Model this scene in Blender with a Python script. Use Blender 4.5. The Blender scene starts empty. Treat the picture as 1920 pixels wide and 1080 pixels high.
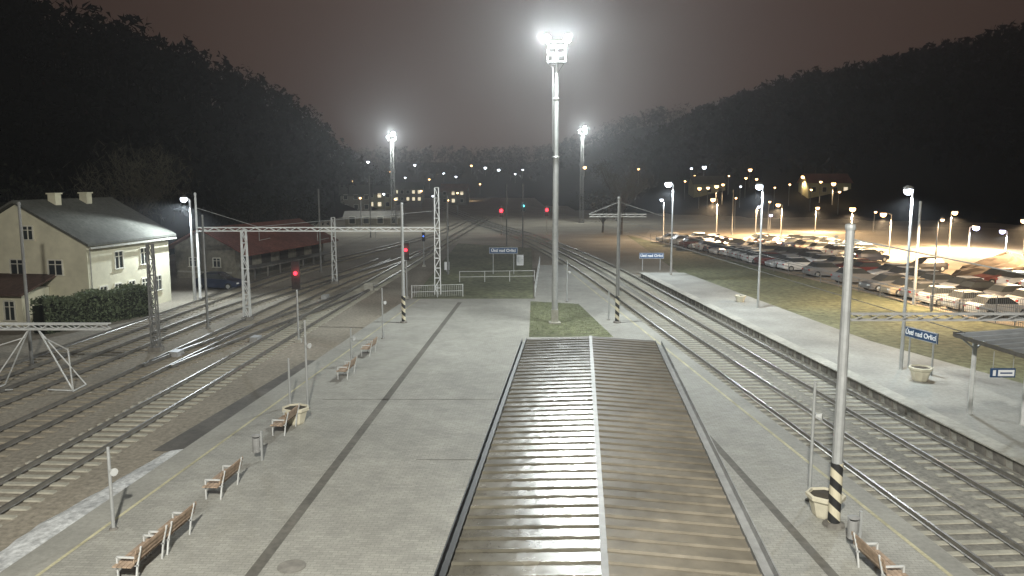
import bpy, math, random
from mathutils import Vector, Matrix
random.seed(11)
R=random.random
U=random.uniform
sc=bpy.context.scene; col=sc.collection
F=1500.0; H=9.2; PIT=math.atan(203/1500.0); cp=math.cos(PIT); sp=math.sin(PIT)
GZ=-0.4
def ray(px,py):
    u=(px-960)/F; v=(540-py)/F
    return Vector((u,cp+v*sp,-sp+v*cp))
def P(px,py,z=0.0):
    r=ray(px,py); t=(z-H)/r.z
    return Vector((r.x*t,r.y*t,z))
def ZT(y,py):
    v=(540-py)/F
    return H+y*(v*cp-sp)/(cp+v*sp)
def AT(px,py,y):
    r=ray(px,py); t=y/r.y
    return Vector((r.x*t,y,H+r.z*t))
def PX(q):
    d=q[1]*cp-(q[2]-H)*sp; w=q[1]*sp+(q[2]-H)*cp
    return 960+F*q[0]/d, 540-F*w/d
def sm(a):
    a=max(0,min(1,a)); return a*a*(3-2*a)

# ---------------------------------------------------------------- materials
def newmat(name):
    m=bpy.data.materials.new(name); m.use_nodes=True
    return m,m.node_tree.nodes,m.node_tree.links,m.node_tree.nodes['Principled BSDF']
def M(name,c,rough=.8,metal=0,var=.25,scale=3.0,bump=0,big=.25,bigscale=None,spec=.5,c2=None,rv=0):
    m,n,l,b=newmat(name)
    tc=n.new('ShaderNodeTexCoord')
    nz=n.new('ShaderNodeTexNoise'); nz.inputs['Scale'].default_value=scale; nz.inputs['Detail'].default_value=6; nz.inputs['Roughness'].default_value=.65
    l.new(tc.outputs['Object'],nz.inputs['Vector'])
    rp=n.new('ShaderNodeValToRGB')
    lo=[x*(1-var) for x in c]; hi=[min(1,x*(1+var)) for x in (c2 or c)]
    rp.color_ramp.elements[0].position=.3; rp.color_ramp.elements[1].position=.7
    rp.color_ramp.elements[0].color=(*lo,1); rp.color_ramp.elements[1].color=(*hi,1)
    l.new(nz.outputs['Fac'],rp.inputs['Fac'])
    n2=n.new('ShaderNodeTexNoise'); n2.inputs['Scale'].default_value=bigscale or scale*.08; n2.inputs['Detail'].default_value=4
    l.new(tc.outputs['Object'],n2.inputs['Vector'])
    mr=n.new('ShaderNodeMapRange'); mr.inputs['From Min'].default_value=.3; mr.inputs['From Max'].default_value=.7
    mr.inputs['To Min'].default_value=1-big; mr.inputs['To Max'].default_value=1+big
    l.new(n2.outputs['Fac'],mr.inputs['Value'])
    mx=n.new('ShaderNodeMix'); mx.data_type='RGBA'; mx.blend_type='MULTIPLY'; mx.inputs['Factor'].default_value=1
    l.new(rp.outputs['Color'],mx.inputs['A']); l.new(mr.outputs['Result'],mx.inputs['B'])
    l.new(mx.outputs['Result'],b.inputs['Base Color'])
    b.inputs['Roughness'].default_value=rough; b.inputs['Metallic'].default_value=metal
    b.inputs['Specular IOR Level'].default_value=spec
    if rv:
        m3=n.new('ShaderNodeMapRange'); m3.inputs['From Min'].default_value=.3; m3.inputs['From Max'].default_value=.7
        m3.inputs['To Min'].default_value=rough-rv; m3.inputs['To Max'].default_value=rough+rv
        l.new(nz.outputs['Fac'],m3.inputs['Value']); l.new(m3.outputs['Result'],b.inputs['Roughness'])
    if bump:
        bp=n.new('ShaderNodeBump'); bp.inputs['Strength'].default_value=bump; bp.inputs['Distance'].default_value=.05
        l.new(nz.outputs['Fac'],bp.inputs['Height']); l.new(bp.outputs['Normal'],b.inputs['Normal'])
    return m
def EM(name,c,s):
    m,n,l,b=newmat(name)
    b.inputs['Base Color'].default_value=(*[min(1,x) for x in c],1)
    b.inputs['Emission Color'].default_value=(*c,1); b.inputs['Emission Strength'].default_value=s
    try: m.cycles.emission_sampling='NONE'
    except Exception: pass
    return m
def paver(name,c,bw,bh,ang):
    m,n,l,b=newmat(name)
    tc=n.new('ShaderNodeTexCoord'); mp=n.new('ShaderNodeMapping'); mp.inputs['Rotation'].default_value=(0,0,ang)
    l.new(tc.outputs['Object'],mp.inputs['Vector'])
    br=n.new('ShaderNodeTexBrick'); br.inputs['Scale'].default_value=1; br.inputs['Brick Width'].default_value=bw; br.inputs['Row Height'].default_value=bh
    br.inputs['Mortar Size'].default_value=.009
    br.inputs['Color1'].default_value=(*[x*1.07 for x in c],1); br.inputs['Color2'].default_value=(*[x*.9 for x in c],1); br.inputs['Mortar'].default_value=(*[x*.72 for x in c],1)
    l.new(mp.outputs['Vector'],br.inputs['Vector'])
    f=br.outputs['Color']
    for s,lo,hi in ((.16,.84,1.14),(.9,.84,1.14),(7,.88,1.12),(26,.86,1.14)):
        nz=n.new('ShaderNodeTexNoise'); nz.inputs['Scale'].default_value=s; nz.inputs['Detail'].default_value=7; nz.inputs['Roughness'].default_value=.7
        l.new(tc.outputs['Object'],nz.inputs['Vector'])
        mr=n.new('ShaderNodeMapRange'); mr.inputs['From Min'].default_value=.3; mr.inputs['From Max'].default_value=.7; mr.inputs['To Min'].default_value=lo; mr.inputs['To Max'].default_value=hi
        l.new(nz.outputs['Fac'],mr.inputs['Value'])
        mx=n.new('ShaderNodeMix'); mx.data_type='RGBA'; mx.blend_type='MULTIPLY'; mx.inputs['Factor'].default_value=1
        l.new(f,mx.inputs['A']); l.new(mr.outputs['Result'],mx.inputs['B']); f=mx.outputs['Result']
    l.new(f,b.inputs['Base Color']); b.inputs['Roughness'].default_value=.7
    return m
def stripes(name):
    m,n,l,b=newmat(name)
    tc=n.new('ShaderNodeTexCoord'); s=n.new('ShaderNodeSeparateXYZ'); l.new(tc.outputs['Object'],s.inputs[0])
    a=n.new('ShaderNodeMath'); a.operation='MULTIPLY_ADD'; a.inputs[1].default_value=.9; l.new(s.outputs['X'],a.inputs[0]); l.new(s.outputs['Z'],a.inputs[2])
    d=n.new('ShaderNodeMath'); d.operation='DIVIDE'; d.inputs[1].default_value=.5; l.new(a.outputs[0],d.inputs[0])
    fr=n.new('ShaderNodeMath'); fr.operation='FRACT'; l.new(d.outputs[0],fr.inputs[0])
    g=n.new('ShaderNodeMath'); g.operation='GREATER_THAN'; g.inputs[1].default_value=.5; l.new(fr.outputs[0],g.inputs[0])
    mx=n.new('ShaderNodeMix'); mx.data_type='RGBA'; mx.inputs['A'].default_value=(.02,.02,.02,1); mx.inputs['B'].default_value=(.6,.55,.4,1)
    l.new(g.outputs[0],mx.inputs['Factor']); l.new(mx.outputs['Result'],b.inputs['Base Color']); b.inputs['Roughness'].default_value=.6
    return m

m_ground=M('ballast_ground',(.215,.19,.145),.95,0,.3,5,.4,.22,.15,c2=(.255,.228,.178))
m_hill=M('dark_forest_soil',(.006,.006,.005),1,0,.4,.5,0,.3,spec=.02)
m_ballast=M('grey_ballast',(.21,.20,.168),.95,0,.38,7,.5,.2,.2)
m_paver=paver('platform_pavers',(.315,.308,.268),.24,.12,.05)
m_edge=M('edge_asphalt',(.285,.28,.245),.8,0,.16,6,.1,.2,.3)
m_conc=M('concrete',(.36,.35,.30),.85,0,.2,4,.15,.2)
m_concd=M('weathered_concrete',(.16,.15,.13),.9,0,.35,3,.2,.3)
m_seam=M('paving_seam',(.20,.19,.165),.9,0,.3,3,.1,.2)
m_drain=M('drain_asphalt',(.115,.108,.09),.8,0,.3,4,.1,.3)
m_dark=M('dark_asphalt',(.09,.083,.07),.8,0,.3,4,.1,.3)
m_shelter=M('grey_bitumen_roof',(.15,.145,.13),.85,0,.25,3,.1,.3)
m_yellow=M('worn_yellow_paint',(.42,.39,.25),.75,0,.25,9,0,.3,.8)
m_snow=M('old_snow',(.5,.51,.50),.8,0,.45,5,.6,.3,.6)
m_grass=M('grass',(.10,.112,.058),.95,0,.5,2.2,.6,.35,.12,c2=(.14,.145,.08))
m_blade=M('grass_blade',(.10,.125,.05),.9,0,.35,2,0,.3)
m_steel=M('galvanised_steel',(.40,.41,.40),.55,.3,.15,3,0,.15)
m_white=M('pale_painted_steel',(.56,.57,.55),.6,.05,.15,3,0,.15)
m_beam=M('white_painted_steel',(.72,.73,.71),.6,0,.12,3,0,.1)
m_midst=M('weathered_steel',(.30,.30,.29),.65,.1,.2,3,0,.15)
m_greyst=M('dull_grey_steel',(.19,.19,.18),.6,.2,.2,3,0,.2)
m_rail=M('polished_rail',(.26,.25,.23),.42,.75,.2,2,0,.15)
m_slc=M('concrete_sleeper',(.36,.345,.28),.9,0,.25,3,.1,.25)
m_slw=M('dark_sleeper',(.26,.23,.175),.95,0,.3,3,.2,.3)
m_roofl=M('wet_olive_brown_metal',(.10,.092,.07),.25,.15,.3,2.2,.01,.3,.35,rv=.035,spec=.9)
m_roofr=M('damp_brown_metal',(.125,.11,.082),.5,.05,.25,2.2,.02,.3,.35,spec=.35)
m_gutter=M('gutter_metal',(.26,.26,.25),.5,.4,.2,3)
m_black=M('black_paint',(.015,.015,.015),.5,0,.2,3)
m_wood=M('bench_wood',(.34,.25,.175),.75,0,.35,6,.05)
m_planter=M('cream_concrete',(.60,.56,.43),.9,0,.12,4,.05,.1)
m_cream=M('cream_render',(.60,.57,.42),.9,0,.08,2,.05,.12,.4)
m_olive=M('olive_render',(.36,.35,.2),.9,0,.1,2,.05,.15,.4)
m_tile=M('grey_roof_tile',(.085,.085,.072),.95,0,.3,4,.3,.2,spec=.15)
m_redtile=M('red_roof_tile',(.19,.075,.055),.95,0,.35,4,.3,.25,spec=.2)
m_annex=M('brown_porch_roof',(.085,.055,.042),.95,0,.3,4,.3,.25,spec=.2)
m_shed=M('shed_planks',(.21,.195,.15),.9,0,.3,3,.2,.25)
m_glass=M('dark_glass',(.03,.035,.035),.12,0,.1,2)
m_carglass=M('car_glass',(.06,.065,.065),.2,0,.1,2)
m_frame=M('white_frame',(.62,.6,.5),.7,0,.1,3)
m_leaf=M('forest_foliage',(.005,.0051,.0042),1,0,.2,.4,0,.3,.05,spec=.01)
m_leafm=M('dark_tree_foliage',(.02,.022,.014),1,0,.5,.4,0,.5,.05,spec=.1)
m_leafp=M('pale_twigs',(.07,.065,.045),.95,0,.4,.6,0,.3)
m_hedge=M('hedge_leaf',(.085,.105,.055),.9,0,.5,3,0,.3)
m_bark=M('bark',(.05,.042,.033),.95,0,.3,4,.3)
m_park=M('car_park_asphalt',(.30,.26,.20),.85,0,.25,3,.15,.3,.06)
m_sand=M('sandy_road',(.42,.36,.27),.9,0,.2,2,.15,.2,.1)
m_dirt=M('dirt',(.09,.065,.045),.95,0,.4,.8,.6,.3)
m_blue=M('sign_blue',(.02,.06,.14),.5,0,.05,3,0,.05)
m_signw=M('sign_white',(.75,.76,.76),.5,0,.03,3,0,.03)
m_stripe=stripes('black_white_stripes')
m_tyre=M('tyre',(.015,.015,.015),.85)
m_soil=M('soil',(.05,.04,.025),.95)
m_redpaint=M('red_paint',(.4,.03,.02),.6)
e_flood=EM('floodlight_glass',(.95,1,1),30)
e_white=EM('white_lamp_glass',(.82,.89,1),11)
e_violet=EM('bluish_lamp_glass',(.6,.6,1),9)
e_orange=EM('sodium_lamp_glass',(1,.58,.25),9)
e_red=EM('red_signal_glass',(1,.03,.06),3)
e_blue=EM('blue_signal_glass',(.1,.25,1),1.6)
e_cyan=EM('cyan_signal_glass',(.15,.8,.9),2.5)
e_win=EM('lit_window',(1,.86,.6),1.0)

# ---------------------------------------------------------------- mesh builder
class MB:
    def __init__(s): s.v=[]; s.f=[]
    def add(s,vs,fs):
        o=len(s.v); s.v+= [tuple(x) for x in vs]; s.f+= [tuple(i+o for i in f) for f in fs]; return s
    def box(s,c,sz,rz=0):
        cx,cy,cz=c; a,b,d=sz[0]/2,sz[1]/2,sz[2]/2; co,si=math.cos(rz),math.sin(rz)
        vs=[]
        for z in (-d,d):
            for x,y in ((-a,-b),(a,-b),(a,b),(-a,b)): vs.append((cx+x*co-y*si,cy+x*si+y*co,cz+z))
        return s.add(vs,[(3,2,1,0),(4,5,6,7),(0,1,5,4),(1,2,6,5),(2,3,7,6),(3,0,4,7)])
    def frus(s,c,b,t,h):
        vs=[]
        for (a,d),z in ((b,0),(t,h)):
            for x,y in ((-a,-d),(a,-d),(a,d),(-a,d)): vs.append((c[0]+x/2,c[1]+y/2,c[2]+z))
        return s.add(vs,[(3,2,1,0),(4,5,6,7),(0,1,5,4),(1,2,6,5),(2,3,7,6),(3,0,4,7)])
    def tube(s,p,q,r,r2=None,n=8):
        p=Vector(p);q=Vector(q); d=q-p
        if d.length<1e-6: return s
        d.normalize(); up=Vector((0,0,1)) if abs(d.z)<.9 else Vector((1,0,0))
        a=d.cross(up).normalized(); b=d.cross(a); r2=r if r2 is None else r2
        vs=[]
        for c,rr in ((p,r),(q,r2)):
            for i in range(n):
                t=2*math.pi*i/n; vs.append(c+a*(math.cos(t)*rr)+b*(math.sin(t)*rr))
        fs=[(i,(i+1)%n,n+(i+1)%n,n+i) for i in range(n)]+[tuple(range(n-1,-1,-1)),tuple(range(n,2*n))]
        return s.add(vs,fs)
    def bar(s,p,q,w,h=None):
        p=Vector(p);q=Vector(q);d=(q-p).normalized(); h=h or w
        up=Vector((0,0,1)) if abs(d.z)<.9 else Vector((0,1,0))
        a=d.cross(up).normalized(); b=a.cross(d)
        vs=[]
        for c in (p,q):
            for x,y in ((-1,-1),(1,-1),(1,1),(-1,1)): vs.append(c+a*(x*w/2)+b*(y*h/2))
        return s.add(vs,[(3,2,1,0),(4,5,6,7),(0,1,5,4),(1,2,6,5),(2,3,7,6),(3,0,4,7)])
    def poly(s,pts): return s.add(pts,[tuple(range(len(pts)))])
    def prism(s,pts,z0,z1):
        n=len(pts)
        return s.add([(p[0],p[1],z0) for p in pts]+[(p[0],p[1],z1) for p in pts],
            [tuple(range(n-1,-1,-1)),tuple(range(n,2*n))]+[(i,(i+1)%n,n+(i+1)%n,n+i) for i in range(n)])
    def lathe(s,c,prof,n=12,ph=0):
        vs=[];fs=[]
        for r,z in prof:
            for i in range(n):
                a=2*math.pi*i/n+ph; vs.append((c[0]+r*math.cos(a),c[1]+r*math.sin(a),c[2]+z))
        for j in range(len(prof)-1):
            for i in range(n): fs.append((j*n+i,j*n+(i+1)%n,(j+1)*n+(i+1)%n,(j+1)*n+i))
        fs.append(tuple(range(n-1,-1,-1))); fs.append(tuple((len(prof)-1)*n+i for i in range(n)))
        return s.add(vs,fs)
    def build(s,name,mat,parent=None,org=None,smooth=False):
        me=bpy.data.meshes.new(name)
        vs=s.v
        if org is not None: vs=[(x-org[0],y-org[1],z-org[2]) for x,y,z in vs]
        me.from_pydata(vs,[],s.f); me.materials.append(mat); me.update()
        if smooth: me.shade_smooth()
        o=bpy.data.objects.new(name,me); col.objects.link(o)
        if parent: o.parent=parent
        return o
def tag(o,label,cat,group=None,kind=None):
    if label: o['label']=label
    if cat: o['category']=cat
    if group: o['group']=group
    if kind: o['kind']=kind
    return o
def thing(name,label,cat,loc=(0,0,0),rz=0,group=None):
    o=bpy.data.objects.new(name,None); o.empty_display_size=.2; col.objects.link(o)
    o.location=loc; o.rotation_euler=(0,0,rz)
    return tag(o,label,cat,group)
def dup(root,loc,rz,label=None):
    r=root.copy(); col.objects.link(r); r.location=loc; r.rotation_euler=(0,0,rz)
    if label: r['label']=label
    for ch in list(root.children):
        c=ch.copy(); col.objects.link(c); c.parent=r
        for g in ch.children:
            d=g.copy(); col.objects.link(d); d.parent=c
    return r
def struct(name,mb,mat,label,cat,kind='structure'):
    o=mb.build(name,mat); return tag(o,label,cat,None,kind)
def sheet(name,pts,z,mat,label,cat):
    mb=MB(); mb.poly([(p[0],p[1],z) for p in pts]); return struct(name,mb,mat,label,cat)
def light(loc,power,c=(1,1,1),rad=.25,spot=None,aim=None,blend=.6):
    l=bpy.data.lights.new('lamp_light','SPOT' if spot else 'POINT'); l.energy=power; l.color=c; l.shadow_soft_size=rad
    o=bpy.data.objects.new('lamp_light',l); col.objects.link(o); o.location=loc
    if spot:
        l.spot_size=spot; l.spot_blend=blend
        d=Vector(aim)-Vector(loc); o.rotation_euler=d.to_track_quat('-Z','Y').to_euler()
    return o

# ---------------------------------------------------------------- terrain
def T(x,y):
    fade=1-sm((y-240)/150)
    l=28*sm((-x-46)/28)*fade + max(0,-x-76)*.20*fade
    r=42*sm((x*.5+y*.85-205)/130)*sm((x-12)/110)+14*sm((x-110)/90)*sm((y-190)/90)
    f=24*sm((y-420)/260)
    return GZ+max(l,r)+f*(1-.5*sm((x-20)/100))
xs=[-420+i*8 for i in range(110)]; ys=[-60+j*8 for j in range(126)]
vs=[(x,y,T(x,y)) for y in ys for x in xs]; nx=len(xs)
fa=[];fb=[]
for j in range(len(ys)-1):
    for i in range(nx-1):
        f=(j*nx+i,j*nx+i+1,(j+1)*nx+i+1,(j+1)*nx+i)
        (fb if max(vs[k][2] for k in f)>GZ+.25 else fa).append(f)
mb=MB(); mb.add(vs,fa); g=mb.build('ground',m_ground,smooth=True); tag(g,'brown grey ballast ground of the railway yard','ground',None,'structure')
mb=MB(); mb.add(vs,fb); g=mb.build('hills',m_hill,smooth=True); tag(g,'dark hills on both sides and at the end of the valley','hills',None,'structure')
def march(px,py,off=0,d0=120,d1=650):
    d=d0
    while d<d1:
        q=AT(px,py,d)
        if q.z-T(q.x,d)<=off: break
        d+=2
    return q

def crown_tris(mb,base,h,w,n,con):
    bx,by,bz=base
    for _ in range(n):
        t=R()**.8; z=bz+h*(.15+.85*t)
        rad=w*((1-t)*.95+.12 if con else math.sin(math.pi*(.12+.86*t)))*(.4+.6*math.sqrt(R()))
        a=U(0,6.283); c=Vector((bx+rad*math.cos(a),by+rad*math.sin(a),z)); s=U(.35,.95)*(w/2.6+.25)
        pts=[c+Vector((U(-1,1),U(-1,1),U(-1,1)))*s for _ in range(3)]
        mb.add(pts,[(0,1,2)])
    mb.tube((bx,by,bz-1),(bx,by,bz+h*.7),.2,.03,4)
def infr(x,y,z):
    d=y*cp-(z-H)*sp
    if d<5: return False
    u=960+x/d*F
    return -120<u<2040
mb=MB(); k=0
for _ in range(5200):
    x=U(-170,-47); y=U(66,400)
    z=T(x,y)
    if z<GZ+.6 or not infr(x,y,z+8): continue
    if k>1600: break
    con=R()<.35
    crown_tris(mb,(x,y,z),U(9,14) if con else U(8,13),U(1.8,2.8) if con else U(2.4,4.0),44,con); k+=1
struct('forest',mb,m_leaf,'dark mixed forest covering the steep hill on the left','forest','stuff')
mb=MB(); k=0
for _ in range(5000):
    x=U(25,270); y=U(190,430); z=T(x,y)
    if z<GZ+9 or not infr(x,y,z+8): continue
    if k>1200: break
    crown_tris(mb,(x,y,z),U(7,11),U(3.2,5.2),36,R()<.15); k+=1
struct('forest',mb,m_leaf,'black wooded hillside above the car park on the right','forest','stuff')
mb=MB()
for _ in range(450):
    x=U(-140,120); y=U(520,700); z=T(x,y)
    crown_tris(mb,(x,y,z),U(8,14),U(3,6),22,False)
struct('forest',mb,m_leaf,'distant woods in the haze at the end of the valley','forest','stuff')

# ---------------------------------------------------------------- platform and surfaces
def XL(d): return -13.7+.0893*d          # left edge of the island platform
def XR(d): return 12.2-.0715*d           # right edge
def XF(d): return 18.6-.0735*d           # edge of the far platform
a1=P(775,560);a2=P(1003,560);a3=P(1008,497)
pl=[(XL(4),4),(XR(4),4),(XR(a3.y),a3.y),(a3.x,a3.y),(a2.x,a2.y),(XL(a1.y),a1.y)]
mb=MB(); mb.prism(pl,GZ-.3,0); struct('platform',mb,m_paver,'wide paved island platform narrowing towards its far end','platform')
sheet('platform_edge',[(XL(4)+.02,4),(XL(4)+.95,4),(XL(61.5)+.95,61.5),(XL(61.5)+.02,61.5)],.004,m_edge,'smooth grey edge strip along the left side of the platform','pavement')
sheet('platform_edge',[(XR(4)-.6,4),(XR(4)-.02,4),(XR(84)-.02,84),(XR(84)-.6,84)],.004,m_edge,'smooth grey edge strip along the right side of the platform','pavement')
sheet('yellow_line',[(XL(4)+.95,4),(XL(4)+1.05,4),(XL(61.5)+1.05,61.5),(XL(61.5)+.95,61.5)],.008,m_yellow,'worn yellow safety line along the left platform edge','line')
sheet('yellow_line',[(XR(4)-.72,4),(XR(4)-.6,4),(XR(84)-.6,84),(XR(84)-.72,84)],.008,m_yellow,'worn yellow safety line along the right platform edge','line')
def strip(pa,pb,w,z,mat,label,cat,name):
    d=(pb-pa).normalized(); n=Vector((-d.y,d.x,0))*w/2
    return sheet(name,[pa-n,pb-n,pb+n,pa+n],z,mat,label,cat)
strip(P(440,1120),P(862,567),.30,.004,m_drain,'dark drainage strip running along the left half of the platform','drain','drainage_strip')
strip(P(1590,1110),P(1240,722),.26,.004,m_drain,'dark drainage strip along the platform right of the canopy','drain','drainage_strip')
strip(P(605,749),P(952,749),.10,.004,m_seam,'thin cross joint in the paving left of the canopy','joint','paving_joint')
strip(P(780,862),P(918,862),.09,.004,m_seam,'short cross joint in the paving beside the canopy gutter','joint','paving_joint')
c=P(547,1062,.004); mb=MB(); mb.lathe((0,0,0),[(.34,0),(.34,.012),(.27,.012),(.26,.006),(.1,.012)],20); o=mb.build('manhole_cover',m_seam); o.location=c; tag(o,'round manhole cover in the paving at the bottom of the picture','manhole cover')
# snow and dark slab between platform and track
mb=MB(); A_=[];B_=[]
for i in range(26):
    y=15+12.3*i/25; w=1.75-.7*(i/25); A_.append((XL(y)-w+U(-.13,.13),y)); B_.append((XL(y)-.06,y))
vs=[]
for a,b in zip(A_,B_):
    vs+=[(a[0],a[1],GZ+.01),(a[0]+.25,a[1],GZ+.08+U(-.02,.03)),((a[0]+b[0])/2+.2,a[1],GZ+.12+U(-.03,.04)),(b[0],b[1],GZ+.09)]
mb.add(vs,[(4*i+k,4*i+k+1,4*i+k+5,4*i+k+4) for i in range(25) for k in range(3)])
struct('snow',mb,m_snow,'strip of old snow lying beside the left platform edge','snow')
sheet('dark_slab',[(XL(27.5)-1.6,27.5),(XL(27.5)-.03,27.5),(XL(42)-.03,42),(XL(42)-1.1,42)],GZ+.008,m_dark,'dark strip of ground against the left platform edge','ground')
# grass
mp=[P(992,632),P(1150,632),P(1085,570),P(995,565)]
sheet('grass_patch',mp,.006,m_grass,'triangular grass patch around the foot of the floodlight mast','grass')
mb=MB(); A,B,C,D=mp
for _ in range(5000):
    s,t=R(),R(); q=(A.lerp(B,s)).lerp(D.lerp(C,s),t); a=U(0,6.28); w=.02; h=U(.02,.055)
    mb.add([(q.x-w*math.cos(a),q.y-w*math.sin(a),.006),(q.x+w*math.cos(a),q.y+w*math.sin(a),.006),(q.x+U(-.04,.04),q.y+U(-.04,.04),h)],[(0,1,2)])
struct('grass_blades',mb,m_blade,'short green grass growing around the floodlight mast','grass','stuff')
sheet('grass_verge',[(XL(62)+.3,62.3),(a2.x-.1,62.3),(a3.x-.1,110),(-8,118)],GZ+.3,m_grass,'grass verge beyond the end of the paved platform','grass')
# ballast bands under the right tracks
def R1(d): return XR(d)+1.58
def R2(d): return XF(d)-1.58
def bend(f,d): return f(d)-.0009*max(0,d-75)**2*1.0 if d<170 else f(170)-.0009*95**2-.1715*(d-170)
ds=[6+i*4 for i in range(60)]
mb=MB(); vs=[]
for d in ds:
    vs+= [(bend(R1,d)-1.55,d,GZ+.02),(bend(R2,d)+1.5,d,GZ+.02)]
mb.add(vs,[(2*i,2*i+1,2*i+3,2*i+2) for i in range(len(ds)-1)])
struct('ballast',mb,m_ballast,'grey ballast bed under the two right hand tracks','ballast')
# far platform
fe=79
fp=[(XF(5),5),(XF(5)+9,5),(XF(30)+8.2,30),(XF(45)+5.2,45),(XF(fe)+4.3,fe),(XF(fe),fe)]
mb=MB(); mb.prism(fp,GZ-.2,.06); struct('platform',mb,m_edge,'long pale side platform beyond the right hand tracks','platform')
mb=MB()
d=6
while d<fe:
    mb.add([(XF(d)-.06,d,GZ),(XF(d)-.06,d+.62,GZ),(XF(d+.62)-.06,d+.62,.0),(XF(d)-.06,d,.0),(XF(d)+.1,d,GZ),(XF(d)+.1,d+.62,GZ),(XF(d)+.1,d+.62,.0),(XF(d)+.1,d,.0)],[(0,3,2,1),(0,4,7,3),(1,2,6,5),(3,7,6,2)]); d+=1.0
struct('edge_blocks',mb,m_concd,'row of concrete edge blocks holding up the side platform','platform wall')
mb=MB(); mb.prism([(XF(5)-.18,5),(XF(5)+.5,5),(XF(fe)+.5,fe),(XF(fe)-.18,fe)],.02,.075); struct('platform_coping',mb,m_conc,'pale concrete coping along the side platform edge','platform edge')
PA=Vector((36.0,54,0)); PB=Vector((25.0,128,0))
sheet('grass_bank',[(XF(5)+9,5),(60,5),(46,40),(32.4,54),(21.8,128),(20,140),(XF(fe)+4.4,fe),(XF(45)+5.3,45),(XF(30)+8.3,30)],GZ+.012,m_grass,'grass bank between the side platform and the car park','grass')
# car park and road
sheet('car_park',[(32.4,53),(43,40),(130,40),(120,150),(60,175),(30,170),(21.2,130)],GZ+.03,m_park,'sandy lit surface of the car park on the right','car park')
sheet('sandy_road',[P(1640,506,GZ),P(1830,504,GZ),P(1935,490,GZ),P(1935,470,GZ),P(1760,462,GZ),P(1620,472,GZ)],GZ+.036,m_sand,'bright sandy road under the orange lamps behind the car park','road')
n=26; vs=[]; mb=MB(); MC=P(1912,528,GZ); MC=Vector((MC.x+1.0,MC.y+3.5,0))
for j in range(8):
    for i in range(n):
        a=2*math.pi*i/n; r=1-j/7.6
        vs.append((MC.x+5.6*r*math.cos(a)*U(.92,1.08),MC.y+3.2*r*math.sin(a)*U(.92,1.08),GZ+2.5*(1-r)**.75+U(-.12,.2)))
mb.add(vs,[(j*n+i,j*n+(i+1)%n,(j+1)*n+(i+1)%n,(j+1)*n+i) for j in range(7) for i in range(n)]+[tuple(7*n+i for i in range(n))])
struct('dirt_mound',mb,m_dirt,'dark heap of earth beside the car park road','mound')

# ---------------------------------------------------------------- tracks
def track(label,fx,d0,d1,msl,step,smax,bendf=None):
    t=thing('railway_track',label,'railway track',(0,0,GZ),0,'railway tracks through the station')
    g=(lambda d: bend(fx,d)) if bendf else fx
    N=int((d1-d0)/2)
    cs=[(g(d0+2*i),d0+2*i) for i in range(N+1)]
    for s in (-1,1):
        vs=[];fs=[]
        for i,(x,y) in enumerate(cs):
            x2,y2=cs[min(i+1,N)]; x1,y1=cs[max(i-1,0)]; dv=Vector((x2-x1,y2-y1)).normalized(); nn=Vector((dv.y,-dv.x))
            for o,z in ((-.07,.09),(.07,.09),(.036,.11),(.036,.235),(-.036,.235),(-.036,.11)):
                q=Vector((x,y))+nn*(s*.7535+o); vs.append((q.x,q.y,z))
        for i in range(N):
            for k in range(6): fs.append((i*6+k,i*6+(k+1)%6,(i+1)*6+(k+1)%6,(i+1)*6+k))
        mb=MB(); mb.add(vs,fs); mb.build('rail',m_rail,t)
    sl=MB(); sl.add([(-1.3,-.13,0),(1.3,-.13,0),(1.3,.13,0),(-1.3,.13,0),(-1.28,-.1,.1),(-.35,-.1,.1),(.35,-.1,.1),(1.28,-.1,.1),(1.28,.1,.1),(.35,.1,.1),(-.35,.1,.1),(-1.28,.1,.1)],
        [(4,5,10,11),(5,6,9,10),(6,7,8,9),(0,1,7,6,5,4),(1,2,8,7),(2,3,11,10,9,8),(3,0,4,11)])
    s0=None; rest=MB(); d=d0+.3; n=0
    while d<smax:
        x=g(d); a=-math.atan2(g(d+.5)-g(d-.5),1)
        if n<80:
            if s0 is None: o=sl.build('sleeper',msl,t); s0=o
            else:
                o=s0.copy(); col.objects.link(o); o.parent=t
            o.location=(x,d,-.05); o.rotation_euler=(0,0,a+U(-.012,.012))
        else: rest.box((x,d,.01),(2.56,.22,.1),a)
        d+=step; n+=1
    if rest.v:
        o=rest.build('sleeper',msl,t); o['kind']='stuff'
    return t
def l1(d): return -16.65+.052*d
def mk(o0,o1,da,db): return lambda d: l1(d)+o0+(o1-o0)*sm((d-da)/(db-da))
track('left track nearest the wide platform with pale concrete sleepers',l1,16,210,m_slc,.62,130)
track('second track left of the platform with brown sleepers',mk(-3.7,0,62,120),20,118,m_slw,.68,112)
track('third track left of the platform running under the trestle',mk(-7.5,-3.7,52,95),26,96,m_slw,.68,94)
track('fourth track from the platform running past the hedge and shed',mk(-10.6,-3.8,70,150),30,180,m_slw,.7,120)
track('crossing track linking the platform side track with the second track',mk(-3.7,0,36,72),40,72,m_slw,.7,70)
track('right hand track next to the paved platform',R1,10,280,m_slc,.62,140,True)
track('right hand track next to the pale side platform',R2,10,280,m_slc,.62,140,True)

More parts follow.
